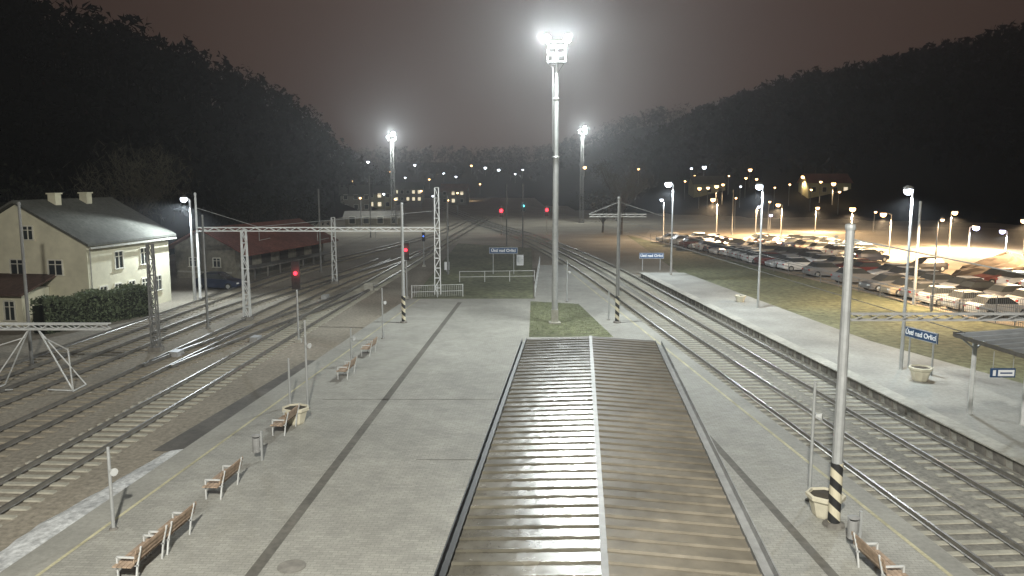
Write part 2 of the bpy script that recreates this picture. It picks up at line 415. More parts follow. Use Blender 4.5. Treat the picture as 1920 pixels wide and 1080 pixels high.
# ---------------------------------------------------------------- canopy
fl=P(988,638,3.2); fr=P(1226,638,3.2); nl=P(840,1080,3.2)
axis=Vector((nl.x-fl.x,nl.y-fl.y,0)); axis.normalize()
ctr=(fl+fr)/2; wid=(fr-fl).length; rz=math.atan2(axis.x,-axis.y)   # local -Y towards the camera
cn=thing('platform_canopy','long platform canopy with ribbed wet brown metal roof','canopy',(ctr.x,ctr.y,0),rz)
LN=23.0; hw=wid/2; rise=hw*math.tan(math.radians(3.0))
def roofhalf(s):
    mb=MB(); vs=[]; pr=[]; y=0
    while y<LN:
        j=U(-.003,.003)
        pr+= [(y,0+j),(y+.33,-.004+j),(y+.36,.03),(y+.40,.03)]; y+=.44
    nx_=15
    for (yy,zz) in pr:
        for i in range(nx_):
            t=i/(nx_-1)
            vs.append((s*(.03+t*(hw-.03)),-yy,3.2+rise*(1-t)+zz+(U(-.002,.002) if 0<i<nx_-1 else 0)))
    fs=[]
    for k in range(len(pr)-1):
        for i in range(nx_-1):
            a=k*nx_+i; f=(a,a+1,a+nx_+1,a+nx_); fs.append(f if s<0 else f[::-1])
    mb.add(vs,fs); return mb
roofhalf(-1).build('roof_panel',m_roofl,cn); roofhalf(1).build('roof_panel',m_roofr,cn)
mb=MB(); mb.box((0,-LN/2,3.2+rise+.04),(.11,LN,.02)); mb.build('ridge_cap',m_gutter,cn)
for s in (-1,1):
    mb=MB(); gw=.13 if s<0 else .2
    mb.box((s*(hw+.03),-LN/2,3.15),(.03,LN,.2)); mb.box((s*(hw+.045+gw/2),-LN/2,3.07),(gw,LN,.02)); mb.box((s*(hw+.06+gw),-LN/2,3.15),(.025,LN,.16)); mb.build('gutter',m_gutter if s>0 else m_black,cn)
mb=MB(); mb.add([(-hw,.06,3.0),(hw,.06,3.0),(hw,.06,3.22),(0,.06,3.22+rise),(-hw,.06,3.22),(-hw,.01,3.0),(hw,.01,3.0),(hw,.01,3.22),(0,.01,3.22+rise),(-hw,.01,3.22)],[(4,3,2,1,0),(5,6,7,8,9),(2,3,8,7),(3,4,9,8),(0,1,6,5)]); mb.build('fascia',m_gutter,cn)
mb=MB(); mb.box((0,-LN/2,3.02),(wid,LN,.05)); mb.build('soffit',m_greyst,cn)
for k in range(4):
    for s in (-1,1):
        mb=MB(); mb.box((s*1.6,-1.5-k*6,1.5),(.16,.16,3.0)); mb.build('column',m_greyst,cn)

# ---------------------------------------------------------------- masts and poles
def lattice(px,pyb,pyt,w0,w1,label,mat=m_white,z0=GZ,group='lattice catenary masts',bay=.8,rz=.1,name='lattice_mast'):
    b=P(px,pyb,z0); h=ZT(b.y,pyt)-z0
    t=thing(name,label,'mast',b,rz,group)
    m1=MB(); 
    for sx in (-1,1):
        for sy in (-1,1): m1.bar((sx*w0/2,sy*w0/2,0),(sx*w1/2,sy*w1/2,h),.07)
    m1.build('frame',mat,t)
    m2=MB(); n=max(3,int(h/bay))
    for i in range(n):
        za,zb=h*i/n,h*(i+1)/n; wa=w0+(w1-w0)*i/n; wb=w0+(w1-w0)*(i+1)/n; s=1 if i%2 else -1
        for sy in (-1,1):
            m2.bar((-s*wa/2,sy*wa/2,za),(s*wb/2,sy*wb/2,zb),.04); m2.bar((sy*wa/2,-s*wa/2,za),(sy*wb/2,s*wb/2,zb),.04)
            m2.bar((-wb/2,sy*wb/2,zb),(wb/2,sy*wb/2,zb),.04)
    m2.build('bracing',mat,t)
    m3=MB(); m3.frus((0,0,-.1),(w0+.35,w0+.35),(w0+.25,w0+.25),.35); m3.build('base',m_concd,t)
    return t,b,h
def pole(px,pyb,pyt,r,label,mat=m_steel,z0=GZ,striped=False,group=None,name='catenary_pole'):
    b=P(px,pyb,z0); h=ZT(b.y,pyt)-z0
    t=thing(name,label,'pole',b,0,group)
    m1=MB(); m1.tube((0,0,0),(0,0,h),r,r*.72,12); m1.build('pole',mat,t,smooth=False)
    mc=MB(); mc.lathe((0,0,h-.12),[(r*.85,0),(r*.9,.06),(r*.8,.14),(.02,.17)],12); mc.build('cap',mat,t)
    if striped:
        m2=MB(); m2.tube((0,0,.05),(0,0,1.75),r*1.06,r*1.04,16); m2.build('striped_sleeve',m_stripe,t)
    m3=MB(); m3.lathe((0,0,-.05),[(r*2,0),(r*1.9,.12),(r*1.3,.16)],10); m3.build('base',m_concd,t)
    return t,b,h
t,bR,hR=pole(1563,985,422,.15,'tall steel pole with striped foot beside the planter at lower right',z0=0,striped=True)
mb=MB(); zb=ZT(bR.y,594)
for dz in (0,.16):
    for dy in (-.08,.08): mb.bar((.12,dy,zb+dz-.08),(11.2,dy,zb+dz-.08),.035)
for i in range(28):
    x=.12+i*.395; mb.bar((x,-.08,zb-.08),(x+.395,-.08,zb+.08),.022); mb.bar((x,.08,zb+.08),(x+.395,.08,zb-.08),.022)
mb.build('cross_beam',m_midst,t)
mb=MB(); mb.tube((0,0,hR-.35),(5.6,0,zb+.9),.018); mb.tube((5.6,0,zb+.9),(11.2,0,hR-.6),.018); mb.tube((5.6,0,zb+.9),(5.6,0,zb),.014)
mb.build('stay_wire',m_steel,t)
mb=MB()
for k in range(5): mb.lathe((-.35,0,hR-.5+k*.05),[(.03,0),(.06,.02),(.03,.04)],8)
mb.tube((-.4,0,hR-.52),(.25,0,hR-.42),.025); mb.build('insulator',m_conc,t)
mb=MB(); mb.tube((11.2,0,-.2),(11.2,0,hR),.17,.12,10); mb.build('pole',m_steel,t)

t,b,h=pole(1157,605,370,.13,'striped foot pole with a crossarm just right of the floodlight mast',m_greyst,0,True)
za=ZT(b.y,404); mb=MB()
for dz in (-.08,.08): mb.bar((-1.9,0,za+dz),(1.75,0,za+dz),.04)
for i in range(8): mb.bar((-1.9+i*.45,0,za-.08),(-1.9+(i+1)*.45,0,za+.08),.025)
mb.build('crossarm',m_white,t)
mb=MB(); mb.tube((0,0,h-.3),(3.0,.5,za-.1),.02); mb.tube((0,0,h-.3),(-1.9,0,za+.1),.02); mb.build('stay_wire',m_greyst,t)
pole(757,605,381,.12,'striped foot pole at the left edge beyond the last benches',m_steel,0,True)
pole(376,560,362,.11,'pale steel pole beside the tall lamp left of the gantry',m_white)
pole(390,616,404,.085,'slim dark pole in front of the red roofed shed',m_greyst)
pole(60,685,380,.09,'dark pole rising in front of the gable of the cream house',m_greyst)
pole(602,510,355,.11,'slim grey pole standing behind the gantry beam',m_greyst)
pole(840,520,368,.1,'slim grey pole right of the tallest lattice mast',m_greyst)
pole(980,470,345,.1,'thin dark pole in the tracks left of the floodlight mast',m_greyst)
pole(950,462,346,.09,'thin dark pole behind the blue station name board',m_greyst)
pole(1713,572,378,.12,'plain grey pole behind the side platform near the car park',m_steel)
pole(1372,442,356,.11,'plain dark pole at the edge of the car park',m_greyst)
pole(695,445,330,.1,'thin distant pole left of the far floodlight mast',m_greyst)
lattice(464,600,431,.42,.3,'white lattice mast standing in front of the red roofed shed')
lattice(293,658,458,.4,.28,'grey lattice mast right of the hedge by the house',m_greyst)
lattice(628,532,408,.42,.3,'short lattice mast below the middle of the gantry beam')
tg,bG,hG=lattice(821,558,352,.5,.32,'tallest white lattice mast at the right end of the gantry',m_beam)
# gantry beam
x0=P(376,560,GZ).x+.3; x1=bG.x-.2; zb=ZT(bG.y,429)
t=thing('gantry_beam','long pale lattice gantry beam spanning the left tracks','gantry',(0,bG.y-.6,zb))
mb=MB()
for dz in (-.14,.14):
    for dy in (-.14,.14): mb.bar((x0-.3,dy,dz),(x1,dy,dz),.07)
mb.build('chord',m_beam,t); mb=MB(); n=34
for i in range(n):
    a=x0+(x1-x0)*i/n; b2=x0+(x1-x0)*(i+1)/n; s=.14 if i%2 else -.14
    for dy in (-.14,.14): mb.bar((a,dy,-s),(b2,dy,s),.035)
    mb.bar((a,-.14,.14),(b2,.14,.14),.03)
mb.build('bracing',m_beam,t)
mb=MB()
for fx in (.25,.5,.75):
    x=x0+(x1-x0)*fx; mb.tube((x,0,-.13),(x,0,-.9),.03); mb.tube((x,0,-.9),(x+.9,0,-.7),.025)
mb.build('wire_hanger',m_greyst,t)
mb=MB(); lp=P(376,560,GZ); mb.tube((lp.x,.2,ZT(lp.y,390)-zb),(x0+4.6,0,.2),.022); mb.tube((x0+4.6,0,.2),(x1,0,ZT(bG.y,395)-zb),.018); mb.build('stay_wire',m_steel,t)
# trestle at left
b=P(137,730,GZ); xL=P(-70,730,GZ).x; zt=ZT(b.y,612); xr=AT(205,612,b.y).x
t=thing('trestle_frame','white lattice beam on splayed trestle legs over the third track','trestle',(0,b.y,0))
mb=MB()
for dz in (-.12,.12):
    for dy in (-.15,.15): mb.bar((xL,dy,zt+dz),(xr,dy,zt+dz),.06)
n=18
for i in range(n):
    a=xL+(xr-xL)*i/n; b2=xL+(xr-xL)*(i+1)/n; s=.12 if i%2 else -.12
    for dy in (-.15,.15): mb.bar((a,dy,zt+s),(b2,dy,zt-s),.035)
mb.build('beam',m_white,t)
mx=AT(62,612,b.y).x
for sx in (-1,1):
    mb=MB(); mb.bar((mx+sx*.2,0,zt-.12),(mx+sx*1.95,-.6,GZ+.1),.05); mb.bar((mx+sx*1.85,-.6,zt-.9),(mx+sx*1.95,-.6,GZ+.05),.045); mb.bar((mx+sx*.4,0,zt-.5),(mx+sx*1.85,-.6,zt-.95),.04); mb.bar((mx+sx*1.95,-.6,GZ+.1),(mx+sx*.8,-.6,GZ+.15),.045); mb.bar((mx+sx*1.95,-.6,GZ+.08),(mx+sx*1.9,.6,GZ+.08),.045); mb.bar((mx+sx*.2,0,zt-.12),(mx+sx*1.9,.6,GZ+.08),.045)
    mb.build('leg',m_white,t)

# floodlight masts
def flood(t,p,aim,big=1.0):
    hd=MB(); d=Vector(aim).normalized(); p=Vector(p)
    hd.tube(p-d*.18*big,p+d*.06*big,.2*big,.33*big,14); ho=hd.build('floodlight',m_greyst,t)
    ln=MB(); ln.lathe((0,0,0),[(.30*big,0),(.27*big,.07*big),(.15*big,.14*big),(.01,.16*big)],14)
    q=d.to_track_quat('Z','Y').to_matrix(); ln.v=[tuple(q@Vector(v)+p+d*.065*big) for v in ln.v]; ln.build('lens',e_flood,ho)
b=P(1040,606,0); zT=ZT(b.y,75); h=zT
t=thing('floodlight_mast','tall floodlight mast with two bright lamps rising from the grass patch','floodlight mast',b)
MBm=MB(); MBm.box((0,0,.45),(.44,.44,.9)); MBm.box((0,0,.05),(.75,.75,.1)); MBm.build('base',m_conc,t)
MBm=MB(); MBm.tube((0,0,.9),(0,0,h*.60),.20,.18,14); MBm.tube((0,0,h*.60),(0,0,h*.80),.16,.145,14); MBm.tube((0,0,h*.80),(0,0,h-.9),.12,.10,12); MBm.lathe((0,0,h*.595),[(.2,0),(.23,.05),(.2,.1)],14); MBm.lathe((0,0,h*.797),[(.16,0),(.19,.05),(.14,.1)],14); MBm.build('pole',m_steel,t)
MBm=MB()
for sx in (-1,1): MBm.bar((-.22,-.16+sx*.14,h*.62),(-.22,-.16+sx*.14,h-1),.03)
for i in range(20): MBm.bar((-.22,-.3,h*.62+i*.33),(-.22,-.02,h*.62+i*.33),.025)
MBm.build('ladder',m_greyst,t)
MBm=MB(); zb=h-1.35
MBm.box((0,0,zb),(1.15,.9,.05))
for sx in (-1,0,1):
    for sy in (-1,1): MBm.bar((sx*.55,sy*.42,zb),(sx*.55,sy*.42,zb+.95),.035)
for zz in (.5,.95):
    for sy in (-1,1): MBm.bar((-.55,sy*.42,zb+zz),(.55,sy*.42,zb+zz),.035)
    for sx in (-1,1): MBm.bar((sx*.55,-.42,zb+zz),(sx*.55,.42,zb+zz),.035)
for sx in (-1,1): MBm.bar((sx*.1,0,zb-.6),(sx*.5,0,zb),.05)
MBm.build('basket',m_greyst,t)
MBm=MB(); MBm.bar((-.75,-.3,zb+1.2),(.75,-.3,zb+1.2),.07); MBm.bar((-.55,-.35,zb+.9),(-.55,-.3,zb+1.2),.05); MBm.bar((.55,-.35,zb+.9),(.55,-.3,zb+1.2),.05); MBm.build('lamp_bar',m_greyst,t)
for sx in (-1,1): flood(t,(sx*.63,-.42,zb+1.38),(sx*.25,-.9,-.28),.72)
LM=b.copy()
def farmast(px,pyb,pyt,label):
    t,b,h=lattice(px,pyb,pyt,.75,.5,label,m_greyst,GZ,'distant floodlight masts',1.2,.2,'floodlight_mast')
    mb=MB(); mb.box((0,0,h+.05),(1.5,1.2,.07))
    for sx in (-1,1):
        for sy in (-1,1): mb.bar((sx*.7,sy*.55,h),(sx*.7,sy*.55,h+1),.06)
        mb.bar((sx*.7,-.55,h+1),(sx*.7,.55,h+1),.06); mb.bar((-.7,sx*.55,h+1),(.7,sx*.55,h+1),.06)
    mb.build('basket',m_greyst,t)
    flood(t,(.25,-.8,h+1.3),(.1,-1,-.25),1.25); flood(t,(-.9,-.4,h+.7),(-.8,-.5,-.3),.4)
    return b,h
f1=farmast(738,430,264,'distant lattice floodlight mast with a lit lamp left of centre')
f2=farmast(1090,418,251,'distant lattice floodlight mast with a lit lamp right of centre')

# street lamps
def lamp(base,h,arm,label,em=e_white,r=.075,mat=m_white,group='tall white platform lamps',name='street_lamp',size=1.0):
    t=thing(name,label,'street lamp',base,0,group)
    mb=MB(); mb.tube((0,0,0),(0,0,h*.35),r*1.25,r*1.1,8); mb.tube((0,0,h*.35),(0,0,h),r,r*.7,8); mb.build('pole',mat,t)
    mb=MB(); mb.tube((0,0,h),(arm[0]*.6,arm[1]*.6,h+.18),r*.6,r*.5,8); mb.tube((arm[0]*.6,arm[1]*.6,h+.18),(arm[0],arm[1],h+.2),r*.5,r*.5,8); mb.build('arm',mat,t)
    c=(arm[0],arm[1],h+.2); s=size
    mb=MB(); mb.lathe((c[0],c[1],c[2]),[(.26*s,-.02),(.24*s,.06),(.1*s,.13)],10); hd=mb.build('lamp_head',m_greyst,t)
    mb=MB(); mb.lathe((c[0],c[1],c[2]-.02),[(.08*s,-.32*s),(.19*s,-.25*s),(.235*s,-.12*s),(.23*s,-.03)],10); mb.build('lens',em,hd)
    return Vector(base)+Vector((c[0],c[1],c[2]-.5*s))
WH=(.82,.92,1); OR=(1,.70,.40)
def lampp(px,pyb,pyt,label,z0,em,power,arm=(-.5,-.3),size=1.0,r=.075,group='tall white platform lamps',c=WH,aim=None):
    b=P(px,pyb,z0); h=ZT(b.y,pyt)-z0-.2
    p=lamp(b,h,arm,label,em,r,m_steel if em is not e_orange else m_greyst,group,'street_lamp',size)
    if power: light(p,power,c,.15,math.radians(170 if aim is None else 140),p+Vector(aim or (0,0,-1)),.25)
OG='orange car park lamps'
lampp(1258,516,342,'white lamp post at the far end of the side platform',.06,e_white,4200,(-.5,-.1),1.4,.09)
lampp(1421,577,346,'white lamp post halfway along the side platform',.06,e_white,3800,(-.35,-.3),1.1,.08)
lampp(1689,692,353,'nearest white lamp post on the side platform behind the name board',.06,e_white,3200,(-.3,-.2),.9,.075)
lampp(366,566,370,'white lamp post left of the gantry beside the red roofed shed',GZ,e_white,5000,(-.3,-.4),1.1,.11,'yard lamps',WH,(-.1,-.5,-1))
lampp(1747,584,410,'slim lamp post behind the side platform near the grass bank',GZ,e_orange,9000,(.35,.1),.6,.06,'yard lamps',OR)
lampp(1343,452,372,'orange street lamp at the far left of the car park',GZ,e_orange,20000,(-.8,-.3),1.6,.1,OG,OR)
lampp(1464,443,382,'orange street lamp standing in the middle of the car park',GZ,e_orange,20000,(-.8,-.3),1.6,.1,OG,OR)
lampp(1594,470,389,'orange street lamp behind the tall striped foot pole',GZ,e_orange,22000,(-.2,-.5),1.7,.1,OG,OR)
lampp(1667,478,399,'orange street lamp right of the nearest platform lamp post',GZ,e_orange,20000,(-1.2,-.3),1.6,.1,OG,OR)
lampp(1779,466,396,'orange street lamp left of the earth heap by the road',GZ,e_orange,14000,(.2,-.5),1.6,.1,OG,OR)
lampp(1815,470,424,'bluish white lamp beside the lit road on the right',GZ,e_violet,4500,(.7,-.3),1.8,.1,'white car park lamps')
lampp(1885,478,431,'bluish white lamp near the right end of the road',GZ,e_violet,4000,(-.8,-.3),1.5,.1,'white car park lamps')
lampp(1916,520,411,'orange street lamp at the right margin above the earth heap',GZ,e_orange,14000,(-.4,-.2),1.2,.1,OG,OR)
lampp(1528,435,388,'small orange lamp at the back of the car park',GZ,e_orange,12000,(.1,-.5),1.5,.09,OG,OR)
lampp(1243,450,373,'slim white lamp post beyond the end of the side platform',GZ,e_white,900,(-.4,-.2),1.1,.09,'yard lamps')
lampp(1416,455,386,'slim lamp post just behind the middle platform lamp',GZ,e_white,5000,(.3,-.2),.9,.09,'yard lamps',OR)

# far small lamps: head 6 m above the terrain where the line of sight meets it
def farlamp(px,py,em,label,size,power=0):
    q=march(px,py,6.0,150); d=q.y; g=T(q.x,d); h=max(3,q.z-g)
    p=lamp(Vector((q.x,q.y,g)),h,(0,-.4),label,em,.1,m_greyst,'far lamps of the town','street_lamp',size*d/150)
    if power: light(p+Vector((0,-.5,-.5)),power,OR if em is e_orange else WH,.3,math.radians(150),p-Vector((0,0,9)),.5)
FL=[(690,303,0,1.5),(691,356,1,1.6),(778,309,0,1.4),(832,325,0,1.0),(829,345,1,1.1),(855,331,0,1.1),(877,352,1,2.2),(884,310,1,1.2),(910,314,0,1.5),(935,318,0,1.5),(966,326,0,.9),(980,318,0,1.0),(858,362,1,1.1),(775,344,0,1.2),(805,336,1,1.0),(730,322,1,1.0),(752,350,0,1.2),(676,372,1,1.2),(720,364,0,1.2),(742,374,1,1.3),(790,358,1,1.2),(812,368,0,1.1),(840,376,1,1.2),(900,345,1,1.0),(662,340,1,1.0),(705,346,1,1.0),(760,333,0,.9),
(1096,313,1,2.0),(1197,317,1,1.3),(1296,316,0,1.2),(1320,313,0,2.2),(1311,353,1,2.0),(1327,352,1,1.8),(1343,349,1,2.2),(1355,346,1,1.6),(1406,318,1,2.0),(1398,334,1,1.4),(1418,336,1,1.4),(1442,379,1,1.3),(1505,331,1,2.2),(1538,341,1,1.5),(1562,344,1,2.4),(1379,372,1,1.2),(1573,360,1,1.4),(1640,398,1,1.5),(1444,412,2,1.7),(1284,340,1,1.1),(1302,330,1,1.0),(1452,352,1,1.1),(1480,346,1,1.2),(1520,356,1,1.3),(1366,330,1,1.0),(1388,350,0,1.1)]
oc=['first','second','third','fourth','fifth','sixth','seventh','eighth','ninth','tenth','eleventh','twelfth','thirteenth','fourteenth','fifteenth','sixteenth','seventeenth','eighteenth','nineteenth','twentieth','twenty-first','twenty-second','twenty-third','twenty-fourth','twenty-fifth','twenty-sixth','twenty-seventh','twenty-eighth','twenty-ninth','thirtieth']
ca=sorted([f for f in FL if f[0]<1040]); cb=sorted([f for f in FL if f[0]>1040])
for grp,w in ((ca,'valley town left of floodlight mast'),(cb,'hillside right of floodlight mast')):
    for i,(px,py,e,s) in enumerate(grp):
        farlamp(px,py,(e_white,e_orange,e_violet)[e],f"tiny far {('white','orange','bluish')[e]} lamp, {oc[i]} from left on {w}",s*.72,3500 if (e==1 and s>2) else 0)

# signals
def signal(px,pyb,pyt,em,pyl,label,hw_=.28,hh=.9,z0=GZ,colr=None,pw=40,s=1.0):
    b=P(px,pyb,z0); zl=ZT(b.y,pyl)-z0; zt=ZT(b.y,pyt)-z0
    t=thing('railway_signal',label,'signal',b,0,'railway light signals')
    mb=MB(); mb.tube((0,0,0),(0,0,zt),.06,.05,10); mb.build('post',m_steel,t)
    mb=MB(); mb.box((0,-.12,zl),(hw_*2,.12,hh*2)); mb.box((0,-.2,zl+hh-.06),(hw_*1.7,.1,.03)); hd=mb.build('signal_head',m_black,t)
    mb=MB(); mb.tube((0,-.19,zl+.1*s),(0,-.23,zl+.1*s),.12*s,.1*s,12); mb.build('lens',em,hd)
    mb=MB()
    for k in (-.55,-.28): mb.tube((0,-.185,zl+k*hh),(0,-.2,zl+k*hh),.09,.09,10)
    mb.build('unlit_lens',m_glass,hd)
    mb=MB(); mb.frus((0,0,-.05),(.4,.4),(.3,.3),.25); mb.build('base',m_conc,t)
    if pw: light((b.x,b.y-.6,z0+zl+.1*s),pw,colr or (1,.1,.1),.08)
signal(560,642,490,e_red,515,'black signal showing red between the left tracks near the gantry',.24,.85,pw=15,s=1.0)
signal(763,560,455,e_red,471,'red signal behind the striped pole at the platform end',.24,.7,pw=15,s=1.1)
signal(795,500,432,e_blue,444,'small signal showing blue near the end of the gantry beam',.18,.5,pw=0,s=.75)
signal(940,440,385,e_red,398,'far red signal left of the floodlight mast above the sign',.35,.8,pw=60,s=2.7)
signal(1025,440,385,e_red,396,'far red signal close to the left of the floodlight mast',.35,.8,pw=60,s=2.3)
signal(981,440,378,e_cyan,388,'far signal showing bluish green between the two red ones',.35,.8,pw=20,colr=(.2,1,1),s=1.8)

# slim platform posts
def post(px,pyb,pyt,label,z0=0,box=True):
    b=P(px,pyb,z0); h=ZT(b.y,pyt)-z0
    t=thing('loudspeaker_post',label,'post',b,0,'slim posts along the platform edges')
    mb=MB(); mb.tube((0,0,0),(0,0,h),.05,.04,10); mb.build('pole',m_steel,t)
    mb=MB(); mb.lathe((0,0,0),[(.12,0),(.11,.03),(.06,.05)],10); mb.build('base',m_concd,t)
    if box:
        mb=MB(); mb.tube((.05,-.05,h*.72),(.2,-.15,h*.72),.05,.11,10); mb.build('loudspeaker',m_white,t)
post(213,992,838,'nearest slim post with a pale speaker at the left platform edge')
post(577,766,600,'tall slim post left of the planter on the left edge')
post(544,762,672,'short slim post left of the cream planter on the platform edge',box=False)
post(659,682,615,'slim post beside the two far benches on the left edge')
post(718,635,540,'slim post on the left edge just before the striped pole')
post(1063,566,488,'slim post beside the narrow walkway right of the mast')
post(1517,938,716,'slim post on the right edge left of the striped foot pole')
post(1141,600,545,'short slim post beside the striped foot pole with crossarm',box=False)

# benches
HL=-math.atan(.0893); HR=math.atan(.0715)
def bench(loc,rz,label):
    t=thing('park_bench',label,'bench',loc,rz,'wooden platform benches')
    mb=MB()
    for k in range(4): mb.box((-.18+k*.13,0,.46),(.11,1.6,.03))
    mb.build('seat',m_wood,t)
    mb=MB()
    for k in range(3): mb.box((.34+k*.035,0,.62+k*.125),(.025,1.6,.095))
    mb.build('backrest',m_wood,t)
    for s in (-1,1):
        mb=MB(); w=.04; mb.bar((-.2,s*.62,.0),(-.2,s*.62,.45),w); mb.bar((.27,s*.62,0),(.33,s*.62,.46),w); mb.bar((.33,s*.62,.45),(.45,s*.62,.95),w); mb.bar((-.24,s*.62,.435),(.36,s*.62,.435),w,.03); mb.bar((-.2,s*.62,.64),(.36,s*.62,.64),w); mb.bar((-.2,s*.62,.45),(-.2,s*.62,.65),w)
        mb.build('leg',m_white,t)
    t.scale=(.92,.92,.92)
    return t
bl=[(262,1068,'bench at the bottom left, nearest of the pair on the left edge'),(318,1020,'bench at the bottom left, farther of the pair on the left edge'),(415,922,'lone wooden bench on the left edge between the pair and the bin'),(532,808,'wooden bench directly beside the left cream planter'),(648,706,'wooden bench by the slim post, nearer of the two far ones'),(690,664,'wooden bench by the slim post, farther of the two far ones')]
b0=None
for px,py,lb in bl:
    if b0 is None: b0=bench(P(px,py),HL,lb)
    else: dup(b0,P(px,py),HL,lb)
b=dup(b0,P(1652,1085),HR+math.pi,'wooden bench at the bottom right beside the dark bin')
# planters
def planter(loc,label,s=1.0,rz=.3):
    t=thing('planter',label,'planter',loc,rz,'cream concrete planters')
    mb=MB(); mb.lathe((0,0,0),[(.30*s,0),(.33*s,.05*s),(.44*s,.45*s),(.52*s,.52*s),(.53*s,.62*s),(.46*s,.64*s),(.44*s,.57*s)],8,math.pi/8); mb.build('bowl',m_planter,t)
    mb=MB(); mb.lathe((0,0,.575*s),[(.43*s,0),(.3*s,.03),(.05,.05)],8,math.pi/8); mb.build('soil',m_soil,t)
planter(P(555,793),'cream concrete planter on the left edge behind a bench',1.0)
planter(P(1546,966),'cream concrete planter at the foot of the tall striped pole',1.0,.1)
planter(P(1725,713,.06),'cream concrete planter on the side platform under the name board',1.0,.1)
planter(P(1388,566,.06),'small far planter on the side platform',.8,.1)
# bins
def bin_(loc,label,rz):
    t=thing('litter_bin',label,'litter bin',loc,rz,'platform litter bins')
    mb=MB(); mb.lathe((0,0,.28),[(.10,0),(.125,.02),(.135,.5),(.11,.5),(.10,.06)],14); mb.build('container',m_midst,t)
    mb=MB(); mb.bar((.18,0,0),(.18,0,1.0),.06); mb.bar((.18,0,.7),(.08,0,.7),.04); mb.bar((.18,0,.4),(.08,0,.4),.04); mb.build('post',m_steel,t)
    mb=MB(); mb.lathe((0,0,.83),[(.15,0),(.15,.02),(.04,.06)],14); mb.tube((-.11,0,.76),(-.11,0,.84),.015); mb.tube((.11,0,.76),(.11,0,.84),.015); mb.build('lid',m_midst,t)
bin_(P(482,863),'grey litter bin on the left edge between two benches',HL)
bin_(P(1597,1030),'grey litter bin on the right edge behind the bench',HR)

# fences
def railing(pts,h,label,mat=m_white,z=0,step=1.5,name='railing',panel=None,rails=(.5,1.0)):
    o=pts[0]; t=thing(name,label,'railing' if name=='railing' else 'fence',(o[0],o[1],z))
    L=[Vector((p[0]-o[0],p[1]-o[1],0)) for p in pts]; rl=MB(); pm=MB()
    for a,b in zip(L[:-1],L[1:]):
        n=max(1,int((b-a).length/step))
        for i in range(n+1):
            q=a.lerp(b,i/n); mb=MB(); mb.bar((q.x,q.y,0),(q.x,q.y,h),.05); mb.build('post',mat,t)
        for k in rails: rl.bar((a.x,a.y,h*k-.02),(b.x,b.y,h*k-.02),.035)
        if panel:
            m=int((b-a).length/panel)
            for i in range(m):
                q=a.lerp(b,(i+.5)/m); pm.bar((q.x,q.y,.08),(q.x,q.y,h-.06),.018)
    rl.build('rail',mat,t)
    if panel: pm.build('bars',mat,t)
railing([P(772,559),P(868,556)],1.0,'pale railing across the left end of the paved platform',panel=.14)
railing([P(862,529,-.1),P(1002,527,-.1)],1.0,'low railing across the grass beyond the platform',z=-.1,step=1.8,panel=None)
railing([P(1003,556),P(1012,498)],1.0,'side railing along the narrow walkway by the mast',step=2.5)
fn=[(35,48.5),(31.7,56),(26.7,90),(21.8,126)]
railing(fn,1.2,'grey wire fence between the grass bank and the parked cars',m_greyst,GZ,3.0,'wire_fence',None,(.25,.5,.75,1.0))
railing([P(1745,585,GZ),P(1935,618,GZ)],1.9,'tall grey mesh fence behind the side platform canopy',m_greyst,GZ,2.2,'mesh_fence',.14)

# signs
def text(s,size,mat,parent,loc,dx=0):
    cu=bpy.data.curves.new('lettering','FONT'); cu.body=s; cu.size=size; cu.align_x='CENTER'; cu.align_y='CENTER'; cu.extrude=.004; cu.offset=.008
    o=bpy.data.objects.new('lettering',cu); col.objects.link(o)
    bpy.context.view_layer.update()
    me=bpy.data.meshes.new_from_object(o.evaluated_get(bpy.context.evaluated_depsgraph_get()))
    bpy.data.objects.remove(o)
    me.materials.clear(); me.materials.append(mat)
    o=bpy.data.objects.new('lettering',me); col.objects.link(o); o.parent=parent; o.location=loc; o.rotation_euler=(math.pi/2,0,0)
    return o
def namesign(loc,rz,zc,w,h,label,ext=.6):
    t=thing('station_sign',label,'sign',loc,rz,'blue station name boards')
    mb=MB(); mb.box((0,0,zc),(w,.06,h)); bd=mb.build('board',m_blue,t)
    mb=MB()
    for dz in (-1,1): mb.box((0,-.033,zc+dz*(h/2-.02)),(w,.01,.03))
    for dx in (-1,1): mb.box((dx*(w/2-.02),-.036,zc),(.03,.01,h))
    mb.build('border',m_steel,bd)
    text('Ústí nad Orlicí',h*.66,m_signw,bd,(0,-.045,zc))
    for s in (-1,1):
        mb=MB(); mb.tube((s*w*.36,.06,0),(s*w*.36,.06,zc+h/2),.04,.04,8); mb.build('post',m_steel,t)
namesign(P(944,514,-.1),0,2.35,2.85,.62,'blue station name board on the grass left of the floodlight mast')
b=P(1221,507,.06); namesign(b,0,1.5,2.5,.58,'blue station name board at the far end of the side platform')
b=AT(1727,628,37.5); namesign((b.x,b.y,.06),-math.pi/2+.25,b.z-.06,2.1,.5,'blue station name board beside the planter on the side platform')
